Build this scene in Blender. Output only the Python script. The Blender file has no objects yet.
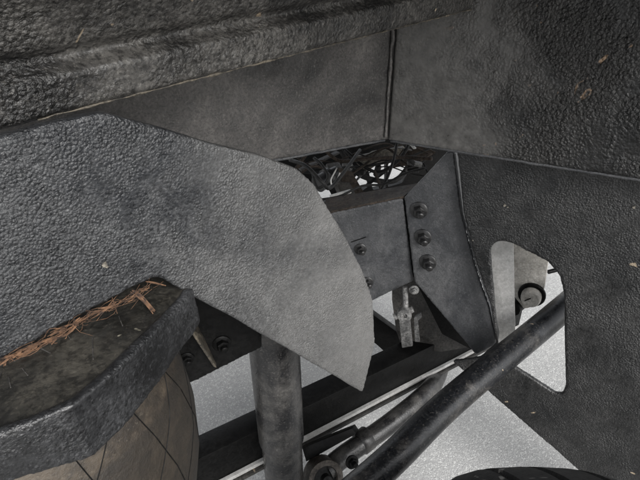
import bpy, bmesh, math, random
from mathutils import Vector, Matrix, noise
from mathutils.geometry import tessellate_polygon
random.seed(7)
R = math.radians
scn = bpy.context.scene
col = scn.collection

# ------------------------------------------------------------------ camera
CH, PITCH, F = 1.25, R(28.0), 483.0
cam = bpy.data.cameras.new('camera'); cam.sensor_width = 36.0; cam.lens = F/640*36.0
cam.clip_start = 0.01; cam.clip_end = 400
co = bpy.data.objects.new('camera', cam); col.objects.link(co)
co.location = (0, 0, CH); co.rotation_euler = (math.pi/2-PITCH, 0, 0)
scn.camera = co

# ------------------------------------------------------------------ sky, sun, exposure
SUN_EL, SUN_AZ = 33.0, 150.0          # azimuth measured clockwise from +Y
w = bpy.data.worlds.new('World'); scn.world = w; w.use_nodes = True
nt = w.node_tree; nt.nodes.clear()
sky = nt.nodes.new('ShaderNodeTexSky'); sky.sky_type = 'NISHITA'; sky.sun_disc = False
sky.sun_elevation = R(SUN_EL); sky.sun_rotation = R(SUN_AZ); sky.air_density = 1.0; sky.dust_density = 1.5; sky.ozone_density = 1.0
bg = nt.nodes.new('ShaderNodeBackground'); bg.inputs['Strength'].default_value = 0.10
wo = nt.nodes.new('ShaderNodeOutputWorld')
hs = nt.nodes.new('ShaderNodeHueSaturation'); hs.inputs['Saturation'].default_value = .16      # cloud-greyed sky
nt.links.new(sky.outputs[0], hs.inputs['Color']); nt.links.new(hs.outputs[0], bg.inputs[0]); nt.links.new(bg.outputs[0], wo.inputs[0])
sl = bpy.data.lights.new('sun', 'SUN'); sl.energy = 1.3; sl.angle = R(30); sl.color = (1.0, 0.985, 0.965)
so = bpy.data.objects.new('sun', sl); col.objects.link(so)
sd = Vector((math.sin(R(SUN_AZ))*math.cos(R(SUN_EL)), math.cos(R(SUN_AZ))*math.cos(R(SUN_EL)), math.sin(R(SUN_EL))))
so.rotation_euler = sd.to_track_quat('Z', 'Y').to_euler(); so.location = (0, 0, 6)
scn.view_settings.view_transform = 'Standard'; scn.view_settings.look = 'None'
scn.view_settings.gamma = 1.0; scn.view_settings.use_curve_mapping = False
scn.view_settings.exposure = 1.5

# ------------------------------------------------------------------ photo pixel -> ray -> place
cP, sP = math.cos(PITCH), math.sin(PITCH)
def ray(px, py):
    u = (px-320)/F; v = (240-py)/F
    return Vector((u, cP+v*sP, -sP+v*cP))
CAM = Vector((0, 0, CH))
def at(px, py, s): return CAM+ray(px, py)*s
def on_z(px, py, z):
    d = ray(px, py); return CAM+d*((z-CH)/d.z)
class Wall:                       # a vertical plane  y = c + m*x  (optionally leaning: + k*(z-z0))
    def __init__(s, c, m, k=0.0, z0=0.9): s.c, s.m, s.k, s.z0 = c, m, k, z0
    def hit(s, px, py):
        d = ray(px, py)
        t = (s.c+s.k*(CH-s.z0))/(d.y-s.m*d.x-s.k*d.z); return CAM+d*t
    def n(s): return Vector((s.m, -1, s.k)).normalized()      # towards the camera side
    def pts(s, L): return [s.hit(*p) for p in L]

# ------------------------------------------------------------------ object helpers
ORG = {}
def link(o, parent, world):
    col.objects.link(o)
    if parent is not None:
        o.parent = parent; o.location = world-ORG[parent.name]
    else: o.location = world
    ORG[o.name] = world.copy()
def tag(o, label, cat, group=None, kind=None):
    if label: o['label'] = label
    if cat: o['category'] = cat
    if group: o['group'] = group
    if kind: o['kind'] = kind
    return o
def thing(name, label, cat, base, group=None):
    e = bpy.data.objects.new(name, None); e.empty_display_size = 0.05
    link(e, None, Vector(base)); return tag(e, label, cat, group)
def finish(name, verts, faces, mat, parent=None, smooth=40, base=None):
    c = Vector(base) if base is not None else sum(verts, Vector())/len(verts)
    me = bpy.data.meshes.new(name)
    me.from_pydata([tuple(v-c) for v in verts], [], faces); me.update()
    bm = bmesh.new(); bm.from_mesh(me); bmesh.ops.recalc_face_normals(bm, faces=bm.faces); bm.to_mesh(me); bm.free()
    if smooth:
        me.polygons.foreach_set('use_smooth', [True]*len(me.polygons))
        if smooth < 180: me.set_sharp_from_angle(angle=R(smooth))
    me.materials.append(M[mat] if isinstance(mat, str) else mat)
    o = bpy.data.objects.new(name, me); link(o, parent, c); return o
def bevel(o, wdt, seg=2):
    bm = bmesh.new(); bm.from_mesh(o.data)
    ed = [e for e in bm.edges if len(e.link_faces) == 2 and e.calc_face_angle(0) > R(35)]
    bmesh.ops.bevel(bm, geom=ed, offset=wdt, segments=seg, affect='EDGES', profile=0.5, clamp_overlap=True)
    bm.to_mesh(o.data); bm.free()
    o.data.polygons.foreach_set('use_smooth', [True]*len(o.data.polygons)); o.data.set_sharp_from_angle(angle=R(40))
    return o
def round_loop(L, it=2, keep=0.25):
    for _ in range(it):
        N = []
        for i in range(len(L)):
            a, b = L[i], L[(i+1) % len(L)]
            N.append(a.lerp(b, keep)); N.append(a.lerp(b, 1-keep))
        L = N
    return L
def corner_loop(L, r):           # cut every corner by a small curve of size r
    N = []
    n = len(L)
    for i in range(n):
        p, a, b = L[i], L[i-1], L[(i+1) % n]
        da, db = (a-p), (b-p); ra = min(r, da.length*.45); rb = min(r, db.length*.45)
        A = p+da.normalized()*ra; B = p+db.normalized()*rb
        for t in (0, .33, .67, 1): N.append((A.lerp(p, t)).lerp(p.lerp(B, t), t))
    return N
def prism(loops, vec):
    """solid from flat outer loop (+ hole loops) pushed along vec"""
    flat = [p for l in loops for p in l]; n = len(flat)
    tri = tessellate_polygon(loops)
    V = flat+[p+vec for p in flat]
    Fc = [tuple(t) for t in tri]+[tuple(i+n for i in reversed(t)) for t in tri]
    k = 0
    for l in loops:
        m = len(l)
        for i in range(m):
            a, b = k+i, k+(i+1) % m; Fc.append((a, b, b+n, a+n))
        k += m
    return V, Fc
def coat(o, voxel, amp, wl, amp2=0.0, wl2=0.05, seed=0.0, smooth_it=2):
    """thick sprayed coating: remesh the solid and make its skin lumpy"""
    md = o.modifiers.new('remesh', 'REMESH'); md.mode = 'VOXEL'; md.voxel_size = voxel; md.use_smooth_shade = True
    if smooth_it:
        m2 = o.modifiers.new('smooth', 'SMOOTH'); m2.iterations = smooth_it; m2.factor = 0.5
    dg = bpy.context.evaluated_depsgraph_get()
    ev = o.evaluated_get(dg)
    me = bpy.data.meshes.new_from_object(ev, preserve_all_data_layers=False, depsgraph=dg)
    o.modifiers.clear()
    mats = list(o.data.materials); old = o.data; o.data = me; nm = old.name; bpy.data.meshes.remove(old); me.name = nm
    me.materials.clear()
    for m in mats: me.materials.append(m)
    off = Vector((seed, seed*1.7, -seed))
    N = noise.noise
    nv = len(me.vertices)
    C = [0.0]*(nv*3); me.vertices.foreach_get('co', C)
    NN = [0.0]*(nv*3); me.vertex_normals.foreach_get('vector', NN)
    for i in range(0, nv*3, 3):
        p = Vector(C[i:i+3])+off
        q = p/wl
        d = amp*(N(q)*.7+N(q*2.1)*.4)
        if amp2: d += amp2*N(p/wl2)
        C[i] += NN[i]*d; C[i+1] += NN[i+1]*d; C[i+2] += NN[i+2]*d
    me.vertices.foreach_set('co', C)
    me.update()
    me.polygons.foreach_set('use_smooth', [True]*len(me.polygons))
    return o
def plate(name, wall, loop, th, mat, parent=None, hole=None, corner=0.004, front=0.0, base=None):
    n = wall.n()
    L = [corner_loop([p+n*front for p in wall.pts(loop)], corner)]
    if hole: L.append([p+n*front for p in corner_loop(wall.pts(hole), 0.006)])
    V, Fc = prism(L, -n*th)
    return finish(name, V, Fc, mat, parent, base=base)
def frame_of(d):
    d = d.normalized(); u = d.cross(Vector((0, 0, 1)))
    if u.length < 1e-3: u = Vector((1, 0, 0))
    u.normalize(); return u, u.cross(d).normalized()
def tube_geo(P, rad, n=20, cap=True):
    rr = rad if isinstance(rad, (list, tuple)) else [rad]*len(P)
    V, Fc = [], []
    u = None
    for i, p in enumerate(P):
        d = (P[min(i+1, len(P)-1)]-P[max(i-1, 0)]).normalized()
        if u is None: u, v = frame_of(d)
        else:
            u = (u-d*u.dot(d)).normalized(); v = u.cross(d)
        for k in range(n):
            a = 2*math.pi*k/n; V.append(p+(u*math.cos(a)+v*math.sin(a))*rr[i])
    for i in range(len(P)-1):
        for k in range(n):
            a = i*n+k; b = i*n+(k+1) % n; Fc.append((a, b, b+n, a+n))
    if cap: Fc += [tuple(range(n)), tuple(reversed(range((len(P)-1)*n, len(P)*n)))]
    return V, Fc
def tube(name, P, rad, mat, parent=None, n=20, smooth=40): 
    V, Fc = tube_geo(P, rad, n); return finish(name, V, Fc, mat, parent, smooth)
def curve_pts(P, n=10):          # Catmull-Rom through the points
    Q = [P[0]*2-P[1]]+list(P)+[P[-1]*2-P[-2]]; out = []
    for i in range(1, len(Q)-2):
        for k in range(n):
            t = k/n; a, b, c, d = Q[i-1], Q[i], Q[i+1], Q[i+2]
            out.append(.5*((2*b)+(c-a)*t+(2*a-5*b+4*c-d)*t*t+(3*b-a-3*c+d)*t**3))
    out.append(P[-1]); return out
def lathe(name, c, axis, prof, mat, parent=None, n=64, smooth=40, closed=False):
    """prof: (distance along axis, radius)"""
    axis = axis.normalized(); u, v = frame_of(axis); V, Fc = [], []
    for a_, r_ in prof:
        for k in range(n):
            t = 2*math.pi*k/n; V.append(c+axis*a_+(u*math.cos(t)+v*math.sin(t))*r_)
    m = len(prof)
    for i in range(m if closed else m-1):
        j = (i+1) % m
        for k in range(n):
            Fc.append((i*n+k, i*n+(k+1) % n, j*n+(k+1) % n, j*n+k))
    if not closed: Fc += [tuple(range(n)), tuple(reversed(range((m-1)*n, m*n)))]
    return finish(name, V, Fc, mat, parent, smooth)
def sweep_box(name, A, B, u, v, prof, mat, parent=None, seg=1):
    """profile polygon (list of (along u, along v)) swept from A to B"""
    n = len(prof); V, Fc = [], []
    for i in range(seg+1):
        p = A.lerp(B, i/seg)
        V += [p+u*a+v*b for a, b in prof]
    for i in range(seg):
        for k in range(n):
            a = i*n+k; b = i*n+(k+1) % n; Fc.append((a, b, b+n, a+n))
    c0 = tessellate_polygon([V[:n]]); Fc += [tuple(t) for t in c0]+[tuple(seg*n+q for q in reversed(t)) for t in c0]
    return finish(name, V, Fc, mat, parent)
def bolt(parent, pos, nrm, r, mat, stud=1.0, tilt=None):
    nrm = nrm.normalized()
    d = (nrm+(tilt if tilt else Vector())).normalized()
    wsh = None
    # nut + stud are one solid of revolution-like stack
    u, v = frame_of(d); V, Fc = [], []
    def ring(h, rad, n=12, hexa=False):
        b = len(V)
        for k in range(12):
            t = 2*math.pi*k/12
            rr = rad
            if hexa: rr = rad*math.cos(math.pi/6)/math.cos(((t+math.pi/6) % (math.pi/3))-math.pi/6)
            V.append(pos+d*h+(u*math.cos(t)+v*math.sin(t))*rr)
        return b
    lv = [ring(0.0, r*.98, hexa=True), ring(r*.85, r*.98, hexa=True), ring(r*1.0, r*.82, hexa=True), ring(r*1.02, r*.56), ring(r*(1.05+.8*stud), r*.54), ring(r*(1.15+.8*stud), r*.42)]
    for a, b in zip(lv, lv[1:]):
        for k in range(12): Fc.append((a+k, a+(k+1) % 12, b+(k+1) % 12, b+k))
    Fc += [tuple(range(lv[0], lv[0]+12)), tuple(range(lv[-1], lv[-1]+12))]
    bo = finish('bolt', V, Fc, mat, parent, 35)
    lathe('washer', pos-nrm*.002, nrm, [(0, r*1.45), (r*.16+.002, r*1.45), (r*.26+.002, r*1.32)], mat, bo, 24)
    return bo

# ------------------------------------------------------------------ materials
M = {}
def nodes(name):
    m = bpy.data.materials.new(name); m.use_nodes = True; t = m.node_tree; t.nodes.clear()
    out = t.nodes.new('ShaderNodeOutputMaterial'); b = t.nodes.new('ShaderNodeBsdfPrincipled')
    t.links.new(b.outputs[0], out.inputs[0]); M[name] = m; return t, b
def nz(t, vec, scale, detail=4, rough=.55, dist=0.0):
    n = t.nodes.new('ShaderNodeTexNoise'); n.inputs['Scale'].default_value = scale; n.inputs['Detail'].default_value = detail
    n.inputs['Roughness'].default_value = rough; n.inputs['Distortion'].default_value = dist
    t.links.new(vec, n.inputs['Vector']); return n.outputs['Fac']
def ramp(t, fac, stops):
    r = t.nodes.new('ShaderNodeValToRGB'); e = r.color_ramp.elements
    while len(e) < len(stops): e.new(.5)
    for q, (p, c) in zip(e, stops):
        q.position = p; q.color = (c if isinstance(c, tuple) else (c, c, c))+(1,)
    t.links.new(fac, r.inputs[0]); return r.outputs[0]
def mix(t, fac, a, b, mode='MIX'):
    m = t.nodes.new('ShaderNodeMix'); m.data_type = 'RGBA'; m.blend_type = mode
    for val, i in ((fac, 0), (a, 6), (b, 7)):
        if hasattr(val, 'links'): t.links.new(val, m.inputs[i])
        elif i == 0: m.inputs[i].default_value = val
        else: m.inputs[i].default_value = tuple(val)+(1,)
    return m.outputs[2]
def mth(t, op, a, b=0.0, clamp=False):
    m = t.nodes.new('ShaderNodeMath'); m.operation = op; m.use_clamp = clamp
    for val, i in ((a, 0), (b, 1)):
        if hasattr(val, 'links'): t.links.new(val, m.inputs[i])
        else: m.inputs[i].default_value = val
    return m.outputs[0]
def bump(t, h, strength, dist, prev=None):
    b = t.nodes.new('ShaderNodeBump'); b.inputs['Strength'].default_value = strength; b.inputs['Distance'].default_value = dist
    t.links.new(h, b.inputs['Height'])
    if prev is not None: t.links.new(prev, b.inputs['Normal'])
    return b.outputs[0]
def vor(t, vec, scale, feature='F1', rnd=1.0):
    n = t.nodes.new('ShaderNodeTexVoronoi'); n.feature = feature; n.inputs['Scale'].default_value = scale; n.inputs['Randomness'].default_value = rnd
    t.links.new(vec, n.inputs['Vector']); return n.outputs['Distance']
def coords(t):
    tc = t.nodes.new('ShaderNodeTexCoord'); return tc.outputs['Object']
def coat_mat(name, dark, dust, big=7.0, lo=.35, hi=.7, grain=170.0, bs=.8, bd=.0035, rough=(.45, .75), speck=(.30, .24, .17), spk=.74, wr=0.0, spec=.5, split=None, lit_end=None, grit=.7):
    t, b = nodes(name); c = coords(t)
    g1 = nz(t, c, big, 5, .6, .4); m1 = ramp(t, g1, [(lo, 0.0), (hi, 1.0)])
    base = mix(t, m1, dark, dust)
    g2 = nz(t, c, 55, 4, .7); base = mix(t, ramp(t, g2, [(.3, .55), (.7, 0.0)]), base, tuple(x*.55 for x in dark))
    ms = t.nodes.new('ShaderNodeMapping'); ms.inputs['Scale'].default_value = (1.0, 1.0, .5); ms.inputs['Rotation'].default_value = (.3, .9, .4); t.links.new(c, ms.inputs[0])
    g5 = nz(t, ms.outputs[0], 38, 4, .7, .6); base = mix(t, ramp(t, g5, [(.60, 0.0), (.74, .22)]), base, tuple(x*1.35 for x in dust))      # wiped smears
    base = mix(t, ramp(t, g5, [(.28, .35), (.42, 0.0)]), base, tuple(x*.4 for x in dark))
    g3 = nz(t, c, 260, 3, .7); base = mix(t, ramp(t, g3, [(.55, 0.0), (.78, .38)]), base, tuple(min(1, x*1.9) for x in dust))
    g6 = nz(t, c, grain*.55, 4, .75); base = mix(t, ramp(t, g6, [(.40, grit), (.54, 0.0)]), base, tuple(x*.25 for x in dark))
    g4 = nz(t, c, 34, 2, .4, 1.0); base = mix(t, ramp(t, g4, [(spk, 0.0), (spk+.03, .9)]), base, speck)
    if split:                                  # dusty smooth end, black coarse end
        sx = t.nodes.new('ShaderNodeSeparateXYZ'); t.links.new(c, sx.inputs[0])
        k = mth(t, 'ADD', sx.outputs[0], mth(t, 'MULTIPLY', mth(t, 'SUBTRACT', nz(t, c, 12, 5, .7), .5), .30))
        mr = t.nodes.new('ShaderNodeMapRange'); mr.interpolation_type = 'SMOOTHSTEP'; t.links.new(k, mr.inputs[0])
        mr.inputs[1].default_value, mr.inputs[2].default_value = split; sm = mr.outputs[0]
        base = mix(t, sm, mix(t, g2, (.012, .0115, .011), (.160, .154, .146)), base)
    if lit_end:                                  # brighter light towards one end, painted in as a paler dusty colour
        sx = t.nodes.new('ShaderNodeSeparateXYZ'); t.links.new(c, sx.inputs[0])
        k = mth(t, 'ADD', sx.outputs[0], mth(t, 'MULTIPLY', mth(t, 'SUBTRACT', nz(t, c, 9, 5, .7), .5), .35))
        mr = t.nodes.new('ShaderNodeMapRange'); t.links.new(k, mr.inputs[0]); mr.inputs[1].default_value, mr.inputs[2].default_value = lit_end[:2]
        base = mix(t, mth(t, 'MULTIPLY', mr.outputs[0], mth(t, 'ADD', mth(t, 'MULTIPLY', g3, .8), .35), True), base, lit_end[2])
    t.links.new(base, b.inputs['Base Color'])
    t.links.new(ramp(t, g2, [(.3, rough[0]), (.7, rough[1])]), b.inputs['Roughness'])
    b.inputs['Specular IOR Level'].default_value = spec
    h = mth(t, 'SUBTRACT', mth(t, 'MULTIPLY', nz(t, c, grain*.8, 3, .65), .9), mth(t, 'MULTIPLY', vor(t, c, grain*.8), .75))
    if wr: h = mth(t, 'ADD', h, mth(t, 'MULTIPLY', mth(t, 'POWER', nz(t, c, grain*.3, 3, .6, 1.5), 2.0), wr))
    h = mth(t, 'ADD', h, mth(t, 'MULTIPLY', nz(t, c, grain*2.2, 2, .6), .35))
    h = mth(t, 'MULTIPLY', h, ramp(t, nz(t, c, 13, 3, .6, .8), [(.36, .22), (.62, 1.0)]))
    if split: h = mth(t, 'MULTIPLY', h, mth(t, 'ADD', mth(t, 'MULTIPLY', sm, .7), .3))
    nb = bump(t, h, bs, bd)
    t.links.new(nb, b.inputs['Normal'])
coat_mat('coat_arch', (.016, .0155, .015), (.150, .142, .130), big=9, lo=.36, hi=.68, grain=300, bs=.8, bd=.0033, wr=1.0, spk=.74, rough=(.32, .55))
coat_mat('coat_boom', (.012, .0135, .0165), (.082, .083, .084), big=6, lo=.34, hi=.68, grain=480, bs=.85, bd=.0022, rough=(.24, .45), spk=.8, lit_end=(-.06, .20, (.165, .162, .156)))
coat_mat('coat_panel', (.018, .0175, .017), (.150, .140, .132), big=5, lo=.35, hi=.65, grain=420, bs=.5, bd=.0016, spk=.80, grit=.45)
coat_mat('coat_end', (.004, .004, .004), (.026, .0245, .0225), big=8, lo=.4, hi=.75, grain=260, bs=.9, bd=.004, wr=1.0, spk=.71, speck=(.24, .16, .10), rough=(.26, .48), split=(-.25, -.06))
coat_mat('coat_gusset', (.0035, .004, .0045), (.046, .045, .044), big=9, grain=360, bs=.85, bd=.003, spk=.77, rough=(.32, .55))
coat_mat('coat_wing', (.034, .036, .040), (.105, .105, .107), big=10, grain=420, bs=.5, bd=.0016, grit=.3, spk=.82, rough=(.35, .55))
coat_mat('coat_band', (.006, .0062, .0068), (.062, .063, .066), big=10, lo=.42, hi=.72, grain=420, bs=.6, bd=.002, spk=.82, rough=(.28, .5))
coat_mat('black_steel', (.0035, .0035, .0035), (.009, .0089, .0087), big=10, grain=260, bs=.25, bd=.0015, rough=(.4, .65), spk=.81, spec=.16)
coat_mat('dusty_steel', (.030, .029, .028), (.100, .093, .084), big=14, grain=300, bs=.3, bd=.0015, rough=(.4, .65), spk=.78)
coat_mat('shock_mat', (.014, .014, .015), (.120, .114, .106), big=13, lo=.42, hi=.75, grain=300, bs=.35, bd=.0014, rough=(.22, .42), spk=.78, grit=.3)
coat_mat('rod_paint', (.010, .011, .013), (.120, .110, .098), big=9, lo=.50, hi=.70, grain=280, bs=.25, bd=.0012, rough=(.22, .45), spk=.76)
coat_mat('pale_metal', (.50, .49, .47), (.74, .73, .71), big=9, grain=240, bs=.12, bd=.0015, rough=(.4, .6), spk=.85, grit=.2)
coat_mat('grimy_metal', (.10, .09, .075), (.30, .27, .22), big=22, grain=240, bs=.4, bd=.002, rough=(.45, .7), spk=.8)
coat_mat('pale_grime', (.42, .40, .36), (.76, .73, .68), big=16, grain=240, bs=.3, bd=.002, rough=(.45, .7), spk=.8, grit=.3)
coat_mat('bolt_black', (.012, .012, .013), (.035, .034, .033), big=60, grain=260, bs=.2, bd=.001, rough=(.25, .45), spk=.9)
coat_mat('brown_dirt', (.022, .018, .015), (.075, .058, .046), big=18, grain=260, bs=.3, bd=.002, rough=(.6, .85), spk=.85, spec=.2)
coat_mat('dull_steel', (.07, .07, .07), (.30, .295, .285), big=40, grain=300, bs=.4, bd=.0015, rough=(.35, .6), spk=.85)
coat_mat('grimy_dark', (.040, .032, .026), (.16, .14, .12), big=30, grain=260, bs=.5, bd=.002, spk=.8, speck=(.25, .13, .06))
coat_mat('rust', (.09, .045, .022), (.24, .16, .10), big=40, grain=260, bs=.6, bd=.002, spk=.85)
coat_mat('rib_edge', (.05, .045, .038), (.20, .17, .125), big=40, grain=260, bs=.6, bd=.002, spk=.85)
coat_mat('tyre_rubber', (.009, .009, .009), (.025, .024, .023), big=12, grain=260, bs=.5, bd=.002, rough=(.6, .8), spk=.70, speck=(.30, .29, .27))
coat_mat('cable_rubber', (.010, .010, .010), (.03, .029, .028), big=20, grain=300, bs=.2, bd=.001, rough=(.5, .7), spk=.85, spec=.25)
coat_mat('bag_top', (.018, .0172, .015), (.075, .068, .055), big=14, lo=.4, hi=.7, grain=220, bs=.4, bd=.002, rough=(.35, .6), spk=.74, speck=(.28, .26, .2))
# rubber bellows of the air spring: dusty brown, damp darker streaks
t, b = nodes('bellows'); c = coords(t)
m1 = ramp(t, nz(t, c, 9, 5, .65, .6), [(.34, 0.0), (.62, 1.0)])
base = mix(t, m1, (.016, .012, .009), (.085, .065, .044))
base = mix(t, ramp(t, nz(t, c, 45, 4, .7, .8), [(.38, .7), (.60, 0.0)]), base, (.014, .011, .008))
base = mix(t, ramp(t, nz(t, c, 300, 2), [(.6, 0.0), (.8, .35)]), base, (.17, .145, .11))
sx = t.nodes.new('ShaderNodeSeparateXYZ'); t.links.new(c, sx.inputs[0])
k = mth(t, 'ADD', sx.outputs[2], mth(t, 'MULTIPLY', mth(t, 'SUBTRACT', nz(t, c, 16, 4, .6), .5), .03))
mr = t.nodes.new('ShaderNodeMapRange'); t.links.new(k, mr.inputs[0]); mr.inputs[1].default_value = .108; mr.inputs[2].default_value = .100
base = mix(t, mth(t, 'MULTIPLY', mr.outputs[0], .75), base, (.012, .010, .008))          # wet oily tide mark round the lower bag
t.links.new(base, b.inputs['Base Color']); b.inputs['Roughness'].default_value = .6
t.links.new(bump(t, nz(t, c, 160, 4, .7), .6, .002), b.inputs['Normal'])
# dried plant fibre
t, b = nodes('fibre'); c = coords(t)
t.links.new(mix(t, ramp(t, nz(t, c, 150, 3), [(.35, 0.0), (.65, 1.0)]), (.016, .008, .005), (.15, .078, .040)), b.inputs['Base Color']); b.inputs['Roughness'].default_value = .8
# pale chip-seal ground
t, b = nodes('ground'); c = coords(t)
base = mix(t, ramp(t, nz(t, c, 3.0, 5, .6), [(.3, 0.0), (.7, 1.0)]), (.33, .33, .325), (.40, .397, .39))
v1 = t.nodes.new('ShaderNodeTexVoronoi'); v1.inputs['Scale'].default_value = 260; t.links.new(c, v1.inputs['Vector'])
sep = t.nodes.new('ShaderNodeSeparateColor'); t.links.new(v1.outputs['Color'], sep.inputs[0])
base = mix(t, ramp(t, sep.outputs[0], [(.0, .3), (.22, .0), (.75, 0.0), (1.0, 0.0)]), base, (.17, .17, .165))
base = mix(t, ramp(t, sep.outputs[1], [(.7, 0.0), (1.0, .8)]), base, (.60, .60, .58))
base = mix(t, ramp(t, nz(t, c, 90, 3, .7), [(.32, .35), (.48, 0.0)]), base, (.24, .24, .235))
t.links.new(base, b.inputs['Base Color']); b.inputs['Roughness'].default_value = .9; b.inputs['Specular IOR Level'].default_value = .0
h = mth(t, 'MULTIPLY', v1.outputs['Distance'], -1.0)
t.links.new(bump(t, h, .5, .002), b.inputs['Normal'])

# ================================================================== the setting
g = finish('ground', [Vector((-60, -60, 0)), Vector((60, -60, 0)), Vector((60, 60, 0)), Vector((-60, 60, 0))], [(0, 1, 2, 3)], 'ground', smooth=0, base=(0, 0, 0))
tag(g, 'pale grey fine aggregate ground', None, kind='structure')

# planes that the sheet-metal pieces lie in
W_LEFT = Wall(.959-.604*.132, .604)          # wheel-well side, runs away to the right
W_END = Wall(.959+.588*.132, -.588)          # wheel-well end, comes back towards the camera
W_GUS = Wall(1.06, -.533)
W_BOOM = Wall(.541, .90)
ZB = .97                                     # lower edge of the wheel-well sheets
def on_wall(wall, x, z): return Vector((x, wall.c+wall.m*x, z))

# ------------------------------------------------------------------ vehicle floor slab over it all (out of frame, added and sized for its shade)
def slab(name, x0, x1, y0, y1, z0, z1, mat):
    V = [Vector((x, y, z)) for z in (z0, z1) for x, y in ((x0, y0), (x1, y0), (x1, y1), (x0, y1))]
    return finish(name, V, [(0, 1, 2, 3), (4, 5, 6, 7), (0, 1, 5, 4), (1, 2, 6, 5), (2, 3, 7, 6), (3, 0, 4, 7)], mat, smooth=0)
vf = slab('vehicle_floor_shade', -1.5, 1.1, .16, 1.75, 1.43, 1.47, 'black_steel')
tag(vf, 'unseen black vehicle floor slab added for shade above the wheel well panels', 'floor')
# ------------------------------------------------------------------ wheel-well panels
CX = .132
pw = thing('wheel_well_panel', 'black coated wheel well sheet metal with a vertical sealed seam behind the sloping arch beam', 'panel', (CX, .959, ZB))
def sheet(name, wall, xa, xb, z0a, z0b, z1, mat, th=.010, lip=.02):
    n = wall.n()
    A, B = on_wall(wall, xa, z0a), on_wall(wall, xb, z0b)
    C, D = on_wall(wall, xb, z1), on_wall(wall, xa, z1)
    V, Fc = prism([[A, B, C, D]], -n*th)
    o = finish(name, V, Fc, mat, pw)
    return o
p1 = sheet('side_panel', W_LEFT, -.48, CX+.03, ZB, ZB, 1.33, 'coat_panel'); coat(p1, .004, .0003, .012, .0012, .09, 1)
p2 = sheet('end_panel', W_END, CX+.006, .78, ZB, ZB, 1.42, 'coat_end', .012); coat(p2, .0035, .0006, .009, .002, .06, 5)
P = [Vector((CX+.003*noise.noise(Vector((0, 0, z*40))), .9535, z)) for z in [ZB+.006+i*.012 for i in range(30)]]
for nm, wall, xa, xb, m in (('hem_edge', W_LEFT, -.46, CX, 'coat_wing'), ('hem_edge', W_END, CX+.01, .77, 'coat_wing')):
    n_ = wall.n(); k_ = 60
    tube(nm, [on_wall(wall, xa+(xb-xa)*i/k_, ZB-.001)-n_*.002+Vector((0, 0, .0012*noise.noise(Vector((i*.7, xa, 0))))) for i in range(k_+1)], [.0028+.0008*noise.noise(Vector((i*1.3, xb, 4))) for i in range(k_+1)], m, pw, 8, 180)
sb = tube('seam_bead', P, [.0028+.0015*noise.noise(Vector((3, 0, z.z*60))) for z in P], 'coat_panel', pw, 12); coat(sb, .0018, .001, .009, .002, .03, 3, 0)

# ------------------------------------------------------------------ sloping arch beam across the top
A = at(0, 130, .40); B = W_END.hit(470, 10)+Vector((-.004, -.012, 0)); dirb = (B-A).normalized()
A2 = A-dirb*.14; B2 = B
out = Vector((dirb.y, -dirb.x, 0)).normalized(); up = dirb.cross(out); up = up if up.z > 0 else -up
prof = [(0, 0), (.006, .004), (.010, .034), (-.004, .043), (-.006, .048), (.006, .056), (.022, .085), (.050, .115), (.088, .135), (.088, .150), (.04, .15), (-.03, .12), (-.03, .01)]
ab = sweep_box('arch_beam', A2, B2, out, up, prof, 'coat_arch', None, 40)
tag(ab, 'thick wrinkled black coated beam with a pressed groove sloping above the wheel well', 'beam')
coat(ab, .003, .0007, .010, .0018, .05, 9, 1)

k_ = 110
wp = [A2.lerp(B2, i/k_)+out*.0035+up*(.0015+.0012*noise.noise(Vector((i*.6, 0, 8)))) for i in range(int(k_*.2), k_+1)]
tube('worn_edge', wp, [max(.0003, .0009+.0022*noise.noise(Vector((i*.45, 3, 1)))) for i in range(len(wp))], 'rib_edge', ab, 7, 180)
# ------------------------------------------------------------------ gusset plate with the big three-cornered hole
gl = [(455, 135), (560, 145), (760, 170), (770, 640), (572, 465), (484, 388), (452, 362), (480, 358), (496, 344), (490.5, 306), (475.5, 262), (463, 212)]
gh = [(490, 250), (494, 243), (502, 241), (514, 244), (548, 262), (560, 276), (564, 293), (566, 386), (562, 395), (554, 393), (499, 357)]
gp = plate('gusset_plate', W_GUS, gl, .012, 'coat_gusset', hole=gh)
tag(gp, 'rough black gusset plate with a large three-cornered hole below the end panel', 'plate')
coat(gp, .0035, .0005, .009, .0012, .06, 3)

# ------------------------------------------------------------------ bolted mounting bracket
W_BR = Wall(1.0, -.10)
br = thing('mounting_bracket', 'grey box bracket with two bolts on its face and three on its angled wing', 'bracket', W_BR.hit(375, 300))
fl = [(326, 214), (403, 198), (413.5, 281), (372, 301), (340, 312)]
fp = plate('face_plate', W_BR, fl, .006, 'coat_wing', br, corner=.002); coat(fp, .003, .0004, .010, .0008, .05, 2)
# top shelf of the box, going back
a, b_ = W_BR.hit(322, 214), W_BR.hit(404, 197)
bk = Vector((.01, .085, .002)); 
V, Fc = prism([[a+Vector((0, .002, .002)), b_+Vector((0, .002, .002)), b_+bk+Vector((.05, 0, 0)), a+bk]], Vector((0, 0, -.006)))
finish('top_shelf', V, Fc, 'brown_dirt', br)
V, Fc = prism([[q+Vector((0, .012, 0)) for q in W_BR.pts([(330, 216), (400, 201), (440, 175), (470, 300), (416, 279), (372, 298)])]], Vector((0, .004, 0)))
finish('inner_web', V, Fc, 'black_steel', br)
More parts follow.
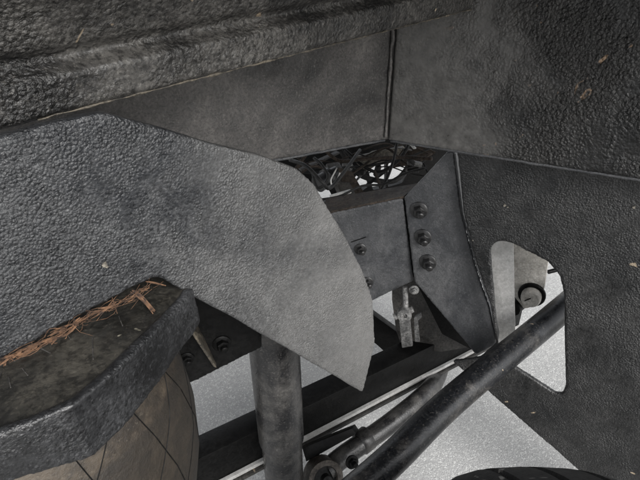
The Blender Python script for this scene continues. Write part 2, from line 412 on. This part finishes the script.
# wing: from the right end of the face, swinging forward onto the gusset
l1, l2 = W_BR.hit(403, 198), W_BR.hit(413.5, 281)
e0 = Vector((l1.x, l1.y, 0)); e1 = W_GUS.hit(456, 180)
mw = -.42; W_WING = Wall(e0.y-mw*e0.x-.004, mw)
wl = [(404, 198), (447, 152), (453.5, 151), (461, 212), (474, 262), (489, 306), (497, 344), (476, 355), (414.5, 282)]
wg = plate('wing', W_WING, wl, .007, 'coat_wing', br, corner=.002); coat(wg, .003, .0005, .009, .001, .05, 4)
P = W_WING.pts([(454.5, 153), (462, 212), (475, 262), (490, 306), (497, 340)])
nw = W_WING.n()
V = []; Fc = []
for p in P: V += [p+nw*.004, p+nw*.004+Vector((.003, 0, 0)), p-nw*.03+Vector((.003, 0, 0)), p-nw*.03]
for i in range(len(P)-1):
    for k in range(4): Fc.append((i*4+k, i*4+(k+1) % 4, i*4+4+(k+1) % 4, i*4+4+k))
Fc += [(0, 1, 2, 3), tuple(range(len(V)-1, len(V)-5, -1))]
finish('edge_flange', V, Fc, 'coat_wing', br)
for p in ((419, 210), (423, 237), (428, 262)):
    bolt(br, W_WING.hit(*p)+nw*.0005, nw, .0135, 'bolt_black', 1.1, Vector((.35, 0, -.12)))
nb = W_BR.n()
for p in ((360.5, 249), (367.5, 282)):
    bolt(br, W_BR.hit(*p)+nb*.0005, nb, .010, 'bolt_black', 1.1, Vector((.35, 0, -.1)))
a, b_ = W_BR.hit(351, 242), W_BR.hit(366, 237)
tube('cut_mark', [a+nb*.0007, b_+nb*.0007], .0012, 'black_steel', br, 6)

# ------------------------------------------------------------------ boomerang arm plate (nearest big plate)
bl = [(-60, 150), (0, 138), (60, 122), (104, 112), (125, 119), (200, 140), (262, 156), (298, 169), (315, 185), (330, 210), (345, 236), (362, 268), (373, 300), (376, 345), (363, 393), (300, 356), (240, 322), (176, 287), (158, 277), (140, 284), (70, 322), (0, 361), (-60, 392)]
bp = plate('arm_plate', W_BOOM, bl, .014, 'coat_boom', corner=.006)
tag(bp, 'big grey boomerang shaped coated plate pointing down in front of the shock absorber', 'plate')
coat(bp, .0026, .00035, .006, .0016, .07, 6, 2)

def fleck(par, wall, px, py, r, lift=.001):
    c0 = wall.hit(px, py)+wall.n()*lift; u_, v_ = frame_of(wall.n())
    L = [c0+(u_*math.cos(k*1.05)+v_*math.sin(k*1.05))*r*random.uniform(.6, 1.2) for k in range(6)]
    V, Fc = prism([L], wall.n()*.001); finish('grit_fleck', V, Fc, 'grimy_metal', par, 0)
for x, y, r in ((104, 264, .0032), (106, 266, .002)): fleck(bp, W_BOOM, x, y, r)
for x, y, r in ((505, 205, .003), (634, 207, .003), (473, 240, .0015), (508, 207, .002)): fleck(gp, W_GUS, x, y, r)
# ------------------------------------------------------------------ air spring
ZT = 1.25-.278
pr = on_z(182, 300, ZT)
RB = .185; AC = Vector((pr.x-RB+.004, pr.y-.01, 0))
asx = thing('air_spring', 'dusty brown rubber air spring with coated collar under the boomerang plate', 'air spring', (AC.x, AC.y, ZT-.40))
Zt = Vector((0, 0, 1))
bel = lathe('bellows', Vector((AC.x, AC.y, ZT)), Zt, [(-.030, .02), (-.030, .128), (-.05, .136), (-.08, .150), (-.12, .163), (-.18, .170), (-.24, .168), (-.30, .158), (-.34, .14), (-.345, .06), (-.40, .06), (-.40, .02)], 'bellows', asx, 128, 60)
def bel_r(dz):
    pf = [(-.030, .128), (-.05, .136), (-.08, .150), (-.12, .163), (-.18, .170), (-.24, .168), (-.30, .158), (-.34, .14)]
    for (a, ra), (b, rb) in zip(pf, pf[1:]):
        if b <= dz <= a: return ra+(rb-ra)*(dz-a)/(b-a)
    return .15
def bel_pt(ang, dz, lift=0.0): 
    r = bel_r(dz)+lift; return Vector((AC.x+r*math.cos(ang), AC.y+r*math.sin(ang), ZT+dz))
def moulding(a0, z0, a1, z1, rad=.0011):
    P = [bel_pt(R(a0+(a1-a0)*i/24), z0+(z1-z0)*i/24, .0002) for i in range(25)]
    tube('mould_line', P, rad, 'black_steel', bel, 6)
for a0 in (-118, -95, -72, -49, -26, -3): moulding(a0, -.036, a0+22, -.30, .0006)
for a0 in (45, 15, -20, -55): moulding(a0, -.036, a0-75, -.30, .0006)
EP = [(193, 290), (186, 300), (151, 337), (106, 381), (74, 407), (30, 426), (-90, 468)]
Ed = [on_z(x, y, ZT) for x, y in EP]
Ctr = Vector((AC.x, AC.y, ZT))
hts = [.040, .041, .047, .054, .052, .044, .038]
V, Fc = [], []
for i, p in enumerate(Ed):
    inn = (Ctr-p); inn.z = 0; inn.normalize(); dn = Vector((0, 0, -hts[i]))
    V += [p+Vector((0, 0, .003)), p-inn*.004+dn, p+inn*.006+dn, p+inn*.009+Vector((0, 0, .003))]
for i in range(len(Ed)-1):
    for k in range(4): Fc.append((i*4+k, i*4+(k+1) % 4, i*4+4+(k+1) % 4, i*4+4+k))
Fc += [(0, 1, 2, 3), tuple(range(len(V)-1, len(V)-5, -1))]
col_ = finish('flange', V, Fc, 'coat_band', asx)
coat(col_, .0022, .0003, .008, .0010, .04, 8, 2)
tl = [p+(Ctr-p).normalized()*.004 for p in Ed]
tl += [Vector((Ed[-1].x-.1, Ed[-1].y+.1, ZT)), Vector((Ctr.x-.1, Ctr.y+.15, ZT)), Vector((Ed[0].x-.04, Ed[0].y+.06, ZT))]
V, Fc = prism([tl], Vector((0, 0, -.006)))
tp = finish('top_plate', V, Fc, 'bag_top', asx)
for k in range(16):
    a = random.uniform(-1.7, .1); r0 = random.uniform(.08, .15); L = random.uniform(.01, .035); ph = random.uniform(-.5, .5)+2.2
    p = Vector((AC.x+r0*math.cos(a), AC.y+r0*math.sin(a), ZT+.0003)); q = p+Vector((math.cos(ph), math.sin(ph), 0))*L
    if (q-Vector((AC.x, AC.y, q.z))).length < RB-.02: tube('scratch', [p, q], .0005, 'dusty_steel', tp, 5)

# ------------------------------------------------------------------ dried plant fibres caught along the plate's lower edge
V, Fc = [], []
def strand(P, wd):
    n0 = len(V)
    for i, p in enumerate(P):
        d = (P[min(i+1, len(P)-1)]-P[max(i-1, 0)]).normalized(); s = d.cross(Vector((.3, -.8, .5))).normalized()*wd*(1-.6*abs(2*i/(len(P)-1)-1)**2); u2 = s.cross(d)*.5
        V.extend([p+s, p+u2, p-s, p-u2])
    for i in range(len(P)-1):
        for k in range(4): a = n0+i*4+k; b = n0+i*4+(k+1) % 4; Fc.append((a, b, b+4, a+4))
ea, eb = W_BOOM.hit(-10, 367), W_BOOM.hit(160, 279); nB = W_BOOM.n(); ed = (eb-ea)
for k in range(240):
    f = random.random()
    if noise.noise(Vector((f*9, 2.2, 0)))+.25 < random.uniform(-.2, .6): continue
    p = ea+ed*f+nB*random.uniform(-.003, .004)+Vector((0, 0, random.triangular(-.006, .0015, -.001)))
    sp_ = random.choice((.15, .2, .3, .8)); d = (ed.normalized()+Vector((random.gauss(0, sp_), random.gauss(0, sp_), random.gauss(0, sp_*.7)))).normalized(); L = random.choice((.006, .01, .016, .03))*random.uniform(.7, 1.3)
    cv = Vector((random.gauss(0, 1), random.gauss(0, 1), random.gauss(0, 1)))*L*.14
    strand([p+d*L*(i/4-.5)+cv*math.sin(i/4*math.pi) for i in range(5)], random.choice((.0002, .00022, .0003, .0004, .0009)))
h0 = W_BOOM.hit(133, 290)
for k in range(9):
    o_ = Vector((random.gauss(0, .0012), random.gauss(0, .0012), random.gauss(0, .001))); e_ = on_z(153+random.uniform(-3, 2), 311+random.uniform(-4, 2), ZT+.002)
    strand([(h0+o_).lerp(e_, i/4)+Vector((0, 0, .002*math.sin(i))) for i in range(5)], .0009)
df = finish('dried_fibres', V, Fc, 'fibre', None, 0)
tag(df, 'brown dried plant fibres caught along the lower edge of the boomerang plate', 'plant debris', kind='stuff')

# ------------------------------------------------------------------ small dark bracket with a rusty rib, between air spring and shock
W_SB = Wall(.655, .25)
sbk = thing('rib_bracket', 'small black two-bolt bracket with a rusty edged rib beside the air spring', 'bracket', W_SB.hit(215, 375))
q = plate('back_plate', W_SB, [(150, 262), (200, 262), (262, 300), (262, 348), (247, 355), (192, 383), (178, 384), (168, 350)], .012, 'black_steel', sbk, corner=.003); coat(q, .003, .0005, .012, 0, .05, 2)
ra, rb_, rc = W_SB.hit(176, 286), W_SB.hit(213, 362), W_SB.hit(190, 292)
nS = W_SB.n(); 
V, Fc = prism([[ra, ra+nS*.05+Vector((-.004, 0, 0)), rb_+nS*.012, rb_]], (rc-ra)*.28)
rib = finish('rib', V, Fc, 'rib_edge', sbk); bevel(rib, .001)
bolt(sbk, W_SB.hit(222, 343)+nS*.001, nS, .0105, 'black_steel', .7, Vector((.2, 0, -.1)))
bolt(sbk, W_SB.hit(187, 358)+nS*.001, nS, .008, 'black_steel', .7, Vector((.2, 0, -.1)))

# ------------------------------------------------------------------ shock absorber
SY = .70
def on_y(px, py, y):
    d = ray(px, py); return CAM+d*(y/d.y)
s0, s1 = on_y(271.5, 310, SY), on_y(284.5, 478, SY); ax = (s1-s0); Ls = ax.length; axn = ax.normalized()
sh = thing('shock_absorber', 'grimy black shock absorber tube standing behind the tip of the boomerang plate', 'shock absorber', s1+axn*.14)
fs = (on_y(277, 439, SY)-s0).length
lathe('dust_tube', s0-axn*.10, axn, [(0, .02), (.0, .047), (.10+fs*.45, .0475), (.10+fs-.004, .0470), (.10+fs, .0455), (.10+fs, .040)], 'shock_mat' if 'shock_mat' in M else 'rod_paint', sh, 64)
lathe('damper_body', s0, axn, [(fs-.02, .0425), (Ls+.06, .0420), (Ls+.075, .036), (Ls+.08, .02)], 'shock_mat', sh, 64)
e = s1+axn*.10
lathe('lower_eye', e-Vector((.03, 0, 0)), Vector((1, 0, 0)), [(0, .014), (0, .032), (.06, .032), (.06, .014)], 'black_steel', sh, 32, 40, True)

# ------------------------------------------------------------------ long black channel beam below
ZC = .36
ca, cb = on_z(215, 452, ZC), on_z(470, 328, ZC); cd = (cb-ca); cd.z = 0; cd.normalize()
cn = Vector((cd.y, -cd.x, 0)); cu = Vector((0, 0, 1))
chn = thing('channel_beam', 'long straight black channel beam with a pale twin-line lower flange behind the shock absorber', 'beam', ca)
C0, C1 = ca-cd*.25, cb+cd*.25
q = sweep_box('web', C0, C1, cn, cu, [(0, 0), (0, .004), (-.05, .004), (-.05, -.10), (-.006, -.10), (-.006, 0)][::-1] if False else [(0, .002), (-.06, .002), (-.06, -.098), (0, -.098)], 'black_steel', chn); bevel(q, .003)
q = sweep_box('lower_flange', C0, C1, cn, cu, [(.0015, -.090), (.010, -.090), (.010, -.100), (.0015, -.100)], 'pale_metal', chn)
q = sweep_box('flange_lip', C0, C1, cn, cu, [(.0005, -.103), (.016, -.103), (.016, -.112), (.0005, -.112)], 'dusty_steel', chn)

# ------------------------------------------------------------------ tie rod that passes through the gusset hole
r1 = at(553, 317, 1.09); r0 = at(392, 459, .86); rd = (r1-r0).normalized()
rod = thing('tie_rod', 'scuffed black round tie rod passing through the gusset hole', 'rod', r0-rd*.12)
tube('rod_tube', curve_pts([r0-rd*.12, r0, at(454, 399, .95), r1, r1+rd*.20], 8), .0285, 'rod_paint', rod, 40, 60)

# ------------------------------------------------------------------ torque arm with clamp sleeve
k0, k1 = at(345, 455, 1.18), at(423, 396, 1.30)
ta = thing('torque_arm', 'dusty grey bent torque arm with a grimy ringed bush end beside the shock absorber', 'arm', k0)
tube('arm_tube', curve_pts([at(326, 471, 1.15), k0, at(385, 427, 1.23), k1, at(437, 377, 1.42), at(444, 352, 1.53), at(447, 325, 1.62)], 8), .025, 'shock_mat', ta, 28, 60)
u = (k1-k0).normalized()
lathe('sleeve', k0+u*.045, u, [(0, .02), (0, .0275), (.004, .030), (.030, .030), (.034, .0275), (.034, .02)], 'shock_mat', ta, 32)
ec = at(323, 476, 1.14); en = Vector((.35, -.80, .5)).normalized()
lathe('bush_ring', ec-en*.02, en, [(0, .030), (0, .043), (.04, .043), (.04, .030)], 'grimy_dark', ta, 40, 40, True)
lathe('rubber_bush', ec-en*.02, en, [(0, .006), (0, .031), (.030, .031), (.034, .012), (.05, .011), (.052, .006)], 'cable_rubber', ta, 32)
V, Fc = prism([[at(302, 448, 1.15), at(352, 428, 1.17), at(356, 434, 1.17), at(306, 462, 1.15)]], Vector((.01, .03, -.02)))
bevel(finish('clamp_strap', V, Fc, 'black_steel', ta), .002)
bolt(ta, at(352, 462, 1.12), Vector((.4, -.8, .45)), .011, 'black_steel')

# ------------------------------------------------------------------ levelling valve linkage hanging behind the bracket
lk = thing('valve_link', 'pale jointed metal levelling link hanging below the bolted bracket', 'linkage', at(407, 338, 1.18))
W_LK = Wall(1.075, -.2)
tube('link_rod', [at(405, 287, 1.14), at(406, 316, 1.155)], .0065, 'dull_steel', lk, 14)
nL = W_LK.n()
lathe('link_eye', at(404.5, 314, 1.15)-nL*.008, nL, [(0, .007), (0, .017), (.016, .017), (.016, .007)], 'dull_steel', lk, 24, 40, True)
bevel(plate('flat_link', W_LK, [(399, 318), (410, 317), (413, 346), (402, 348)], .008, 'dull_steel', lk, corner=.003), .001)
bevel(plate('side_lug', W_LK, [(414, 318), (421, 313), (422, 317), (418, 321), (420, 342), (415, 342)], .008, 'dull_steel', lk, corner=.002), .001)
tube('cross_pin', [at(394, 317, 1.16), at(413, 309, 1.15)], .008, 'dull_steel', lk, 14)
bolt(lk, at(414, 290, 1.125), nL, .008, 'dull_steel', .5)
# dark hanger plate behind the link
hp = thing('hanger_plate', 'flat black steel hanger plate behind the pale valve link', 'plate', at(420, 330, 1.22))
W_HP = Wall(1.13, -.25)
bevel(plate('plate', W_HP, [(392, 262), (425, 250), (470, 300), (482, 345), (440, 352), (402, 348), (396, 330), (392, 300)], .01, 'dusty_steel', hp), .002)
W_H2 = Wall(1.09, -.25)
bevel(plate('stiffener', W_H2, [(414, 278), (432, 268), (480, 330), (476, 352), (442, 334)], .03, 'black_steel', hp), .002)
W_H3 = Wall(1.20, .0)
ob = plate('drop_bar', W_H3, [(352, 303), (372, 314), (404, 337), (406, 352), (386, 353), (376, 344), (352, 326)], .03, 'black_steel', hp); bevel(ob, .002)

# ------------------------------------------------------------------ seen through the gusset hole
W_ST = Wall(1.13, -.45)
st = plate('flat_strut', W_ST, [(488, 232), (513, 236), (516, 372), (498, 372)], .008, 'pale_metal', corner=.002); bevel(st, .0015)
tag(st, 'pale flat metal strut standing behind the gusset hole', 'strut')
pb = thing('pivot_bracket', 'grimy tan pivot bracket with a big slotted bolt seen through the gusset hole', 'bracket', at(534, 310, 1.30))
W_PB = Wall(1.32, -.55)
q = plate('bracket_plate', W_PB, [(505, 225), (550, 235), (548, 262), (544, 290), (536, 306), (524, 309), (514, 296), (505, 270)], .03, 'pale_grime', pb, corner=.006); bevel(q, .003)
nP = W_PB.n(); pc = W_PB.hit(532, 294)
q = lathe('pivot_bolt', pc+nP*.001, nP, [(0, .024), (.020, .024), (.026, .023), (.030, .020), (.030, .012)], 'pale_grime', pb, 28)
lathe('washer', pc+nP*.0005, nP, [(0, .033), (.006, .033), (.008, .031)], 'black_steel', q, 28)
V, Fc = prism([[pc+nP*.0303+Vector((-.014, 0, -.004)), pc+nP*.0303+Vector((.014, 0, .010)), pc+nP*.0303+Vector((.014, 0, .014)), pc+nP*.0303+Vector((-.014, 0, .0))]], nP*.001)
finish('slot', V, Fc, 'black_steel', q)
tube('pin', [at(548, 272, 1.30), at(564, 268, 1.30)], .006, 'black_steel', pb, 10)
tube('bush', [at(512, 308, 1.27), at(521, 300, 1.30)], .022, 'black_steel', pb, 20)

# ------------------------------------------------------------------ clutter seen in the gap above the bracket
ff = thing('far_crossmember', 'dark steel crossmember in the gap above the bolted bracket', 'crossmember', at(350, 190, 1.5))
def bar(par, name, p, q, wdt, th, mat):
    d = (q-p).normalized(); u, v = frame_of(d)
    o = sweep_box(name, p, q, u, v, [(-wdt/2, -th/2), (wdt/2, -th/2), (wdt/2, th/2), (-wdt/2, th/2)], mat, par); bevel(o, .002); return o
W_RL = Wall(1.62, .12)
def holed(name, wall, loop, holes, th, mat, par):
    n = wall.n(); L = [wall.pts(loop)]+[corner_loop(wall.pts(h), .006) for h in holes]
    V, Fc = prism(L, -n*th); return finish(name, V, Fc, mat, par)
holed('rail', W_RL, [(230, 110), (470, 100), (470, 225), (230, 245)], [[(350, 184), (362, 168), (369, 186), (359, 193)], [(368, 168), (386, 162), (386, 188), (373, 190)], [(388, 164), (402, 154), (408, 172), (402, 183), (388, 187)], [(312, 184), (329, 190), (335, 202), (318, 202)], [(404, 155), (415, 152), (424, 164), (410, 170)], [(334, 178), (347, 165), (347, 184), (338, 190)]], .03, 'black_steel', ff)
bar(ff, 'diagonal_brace', at(332, 165, 1.35), at(352, 205, 1.28), .04, .02, 'dusty_steel')
bar(ff, 'upright', at(417, 140, 1.5), at(413, 172, 1.5), .035, .03, 'black_steel')
#bar(ff, 'lower_bar', at(270, 215, 1.75), at(345, 190, 1.85), .12, .05, 'black_steel')
ls = bar(None, 'stay_bar', at(330, 197, 1.22), at(351, 191, 1.22), .012, .008, 'pale_metal'); tag(ls, 'short pale metal stay bar lying in the gap above the bolted bracket', 'bar')
ps = plate('heat_shield', Wall(1.45, -.2), [(392, 168), (400, 150), (422, 146), (436, 152), (428, 160), (405, 166)], .004, 'brown_dirt', corner=.003)
tag(ps, 'brown stained sheet shield at the right end of the gap above the bracket', 'shield')
bar(ff, 'cross_strap', at(352, 158, 1.42), at(404, 147, 1.42), .014, .006, 'grimy_metal')
bar(ff, 'cross_strap', at(366, 186, 1.45), at(402, 158, 1.45), .012, .006, 'black_steel')
bar(ff, 'cross_strap', at(300, 170, 1.4), at(338, 152, 1.45), .02, .006, 'dusty_steel')
rc_ = random.Random(11)
for k in range(7):
    x_, y_ = rc_.uniform(300, 430), 0; y_ = 208-(x_-300)*.28+rc_.uniform(-34, 2); s_ = rc_.uniform(1.25, 1.5)
    an = rc_.choice((-.3, -.45, .9, 1.2, -1.0))+rc_.gauss(0, .2); L_ = rc_.uniform(4, 12)
    bar(ff, 'small_strap', at(x_-L_*math.cos(an), y_+L_*math.sin(an), s_), at(x_+L_*math.cos(an), y_-L_*math.sin(an), s_+rc_.uniform(-.05, .05)), rc_.uniform(.004, .013), .004, rc_.choice(('black_steel', 'black_steel', 'black_steel', 'brown_dirt', 'dusty_steel', 'pale_metal')))
av = thing('air_valve', 'squat black air valve body with a pale cap in the gap above the bracket', 'valve', at(336, 196, 1.32))
lathe('body', at(318, 184, 1.30), at(344, 168, 1.36)-at(318, 184, 1.30), [(0, .012), (0, .024), (.03, .024), (.032, .028), (.045, .028), (.047, .022), (.075, .020), (.075, .01)], 'bolt_black', av, 28)
lathe('cap', at(346, 167, 1.365), at(344, 168, 1.36)-at(318, 184, 1.30), [(0, .006), (0, .016), (.012, .016), (.016, .012), (.016, .006)], 'dull_steel', av, 24)
bm_ = plate('bracket_foot', Wall(1.22, .15), [(338, 168), (352, 172), (366, 196), (352, 202), (346, 196)], .01, 'brown_dirt', av, corner=.004); bevel(bm_, .0015)
cp = plate('angle_bracket', Wall(1.38, -.1), [(356, 163), (372, 152), (404, 147), (398, 156), (380, 163), (366, 172)], .012, 'grimy_metal', corner=.004); bevel(cp, .0015)
tag(cp, 'grimy tan angle bracket above the bright openings in the gap', 'bracket')
wlm = thing('wiring_loom', 'tangled loom of thin dark wires with small connectors filling the gap above the bracket', 'wiring', at(365, 190, 1.35))
for k in range(7):
    y0_, y1_ = rc_.uniform(158, 192), rc_.uniform(142, 170); s_ = rc_.uniform(1.28, 1.5); n_ = 6
    pts_ = [at(292+(140*i/n_), y0_+(y1_-y0_)*i/n_+rc_.gauss(0, 7), s_+rc_.gauss(0, .02)) for i in range(n_+1)]
    tube('wire', curve_pts(pts_, 7), rc_.choice((.002, .0025, .0035, .005)), rc_.choice(('cable_rubber', 'cable_rubber', 'cable_rubber', 'brown_dirt', 'dull_steel')), wlm, 8, 180)
for k in range(6):
    p_ = at(rc_.uniform(310, 420), rc_.uniform(155, 185), rc_.uniform(1.3, 1.45)); d_ = Vector((rc_.gauss(0, 1), rc_.gauss(0, .3), rc_.gauss(0, .6))).normalized()*rc_.uniform(.012, .025)
    bar(wlm, 'connector', p_-d_, p_+d_, .016, .012, rc_.choice(('cable_rubber', 'dull_steel', 'pale_metal')))
for i, (lab, pts, r, m) in enumerate([
        ('thin black cable lying along the back of the bracket shelf', [(318, 200, 1.2), (340, 196, 1.2), (362, 186, 1.2), (384, 184, 1.2), (404, 174, 1.2), (426, 168, 1.2)], .003, 'cable_rubber'),
        ('black cable curling beside the short pale stay bar', [(312, 172, 1.25), (318, 188, 1.22), (328, 178, 1.22), (322, 165, 1.24), (314, 158, 1.26)], .004, 'cable_rubber'),
        ('black cable looping down at the left end of the gap above the bracket', [(290, 160, 1.2), (306, 166, 1.15), (322, 182, 1.12), (330, 188, 1.15), (344, 172, 1.2), (360, 150, 1.3)], .0045, 'cable_rubber'),
        ('thin black cable sagging across the bright part of the gap', [(345, 150, 1.4), (362, 165, 1.38), (377, 172, 1.38), (392, 166, 1.36), (406, 150, 1.34), (410, 138, 1.36)], .005, 'cable_rubber'),
        ('black hose crossing the gap from the diagonal brace to the upright', [(340, 150, 1.6), (356, 172, 1.6), (375, 180, 1.6), (396, 180, 1.6), (412, 160, 1.6), (420, 135, 1.6)], .009, 'cable_rubber'),
        ('steep black cable running down through the bright part of the gap', [(398, 138, 1.25), (394, 158, 1.25), (388, 176, 1.24), (380, 192, 1.22)], .004, 'cable_rubber'),
        ('pale wire pair bent behind the diagonal brace', [(337, 168, 1.3), (331, 180, 1.28), (334, 186, 1.28), (341, 170, 1.3)], .002, 'pale_metal')]):
    P = curve_pts([at(*p) for p in pts], 8)
    tag(tube('cable' if m == 'cable_rubber' else 'wire', P, r, m, None, 10, 180), lab, 'cable', 'cables in the gap above the bracket')

# ------------------------------------------------------------------ tyre under the camera
tr = lathe('tyre', Vector((.28, .0975, .42)), Vector((1, 0, 0)),
    [(-.10, .22), (-.125, .27), (-.13, .32), (-.122, .37), (-.105, .398), (-.085, .410), (-.06, .4165), (-.058, .408), (-.050, .408), (-.048, .418), (-.006, .420), (-.004, .410), (.004, .410), (.006, .420), (.048, .418), (.05, .408), (.058, .408), (.06, .4165), (.085, .410), (.105, .398), (.122, .37), (.13, .32), (.125, .27), (.10, .22)], 'tyre_rubber', None, 160, 40)
tag(tr, 'black dusty rubber tyre at the foot of the gusset plate', 'tyre')
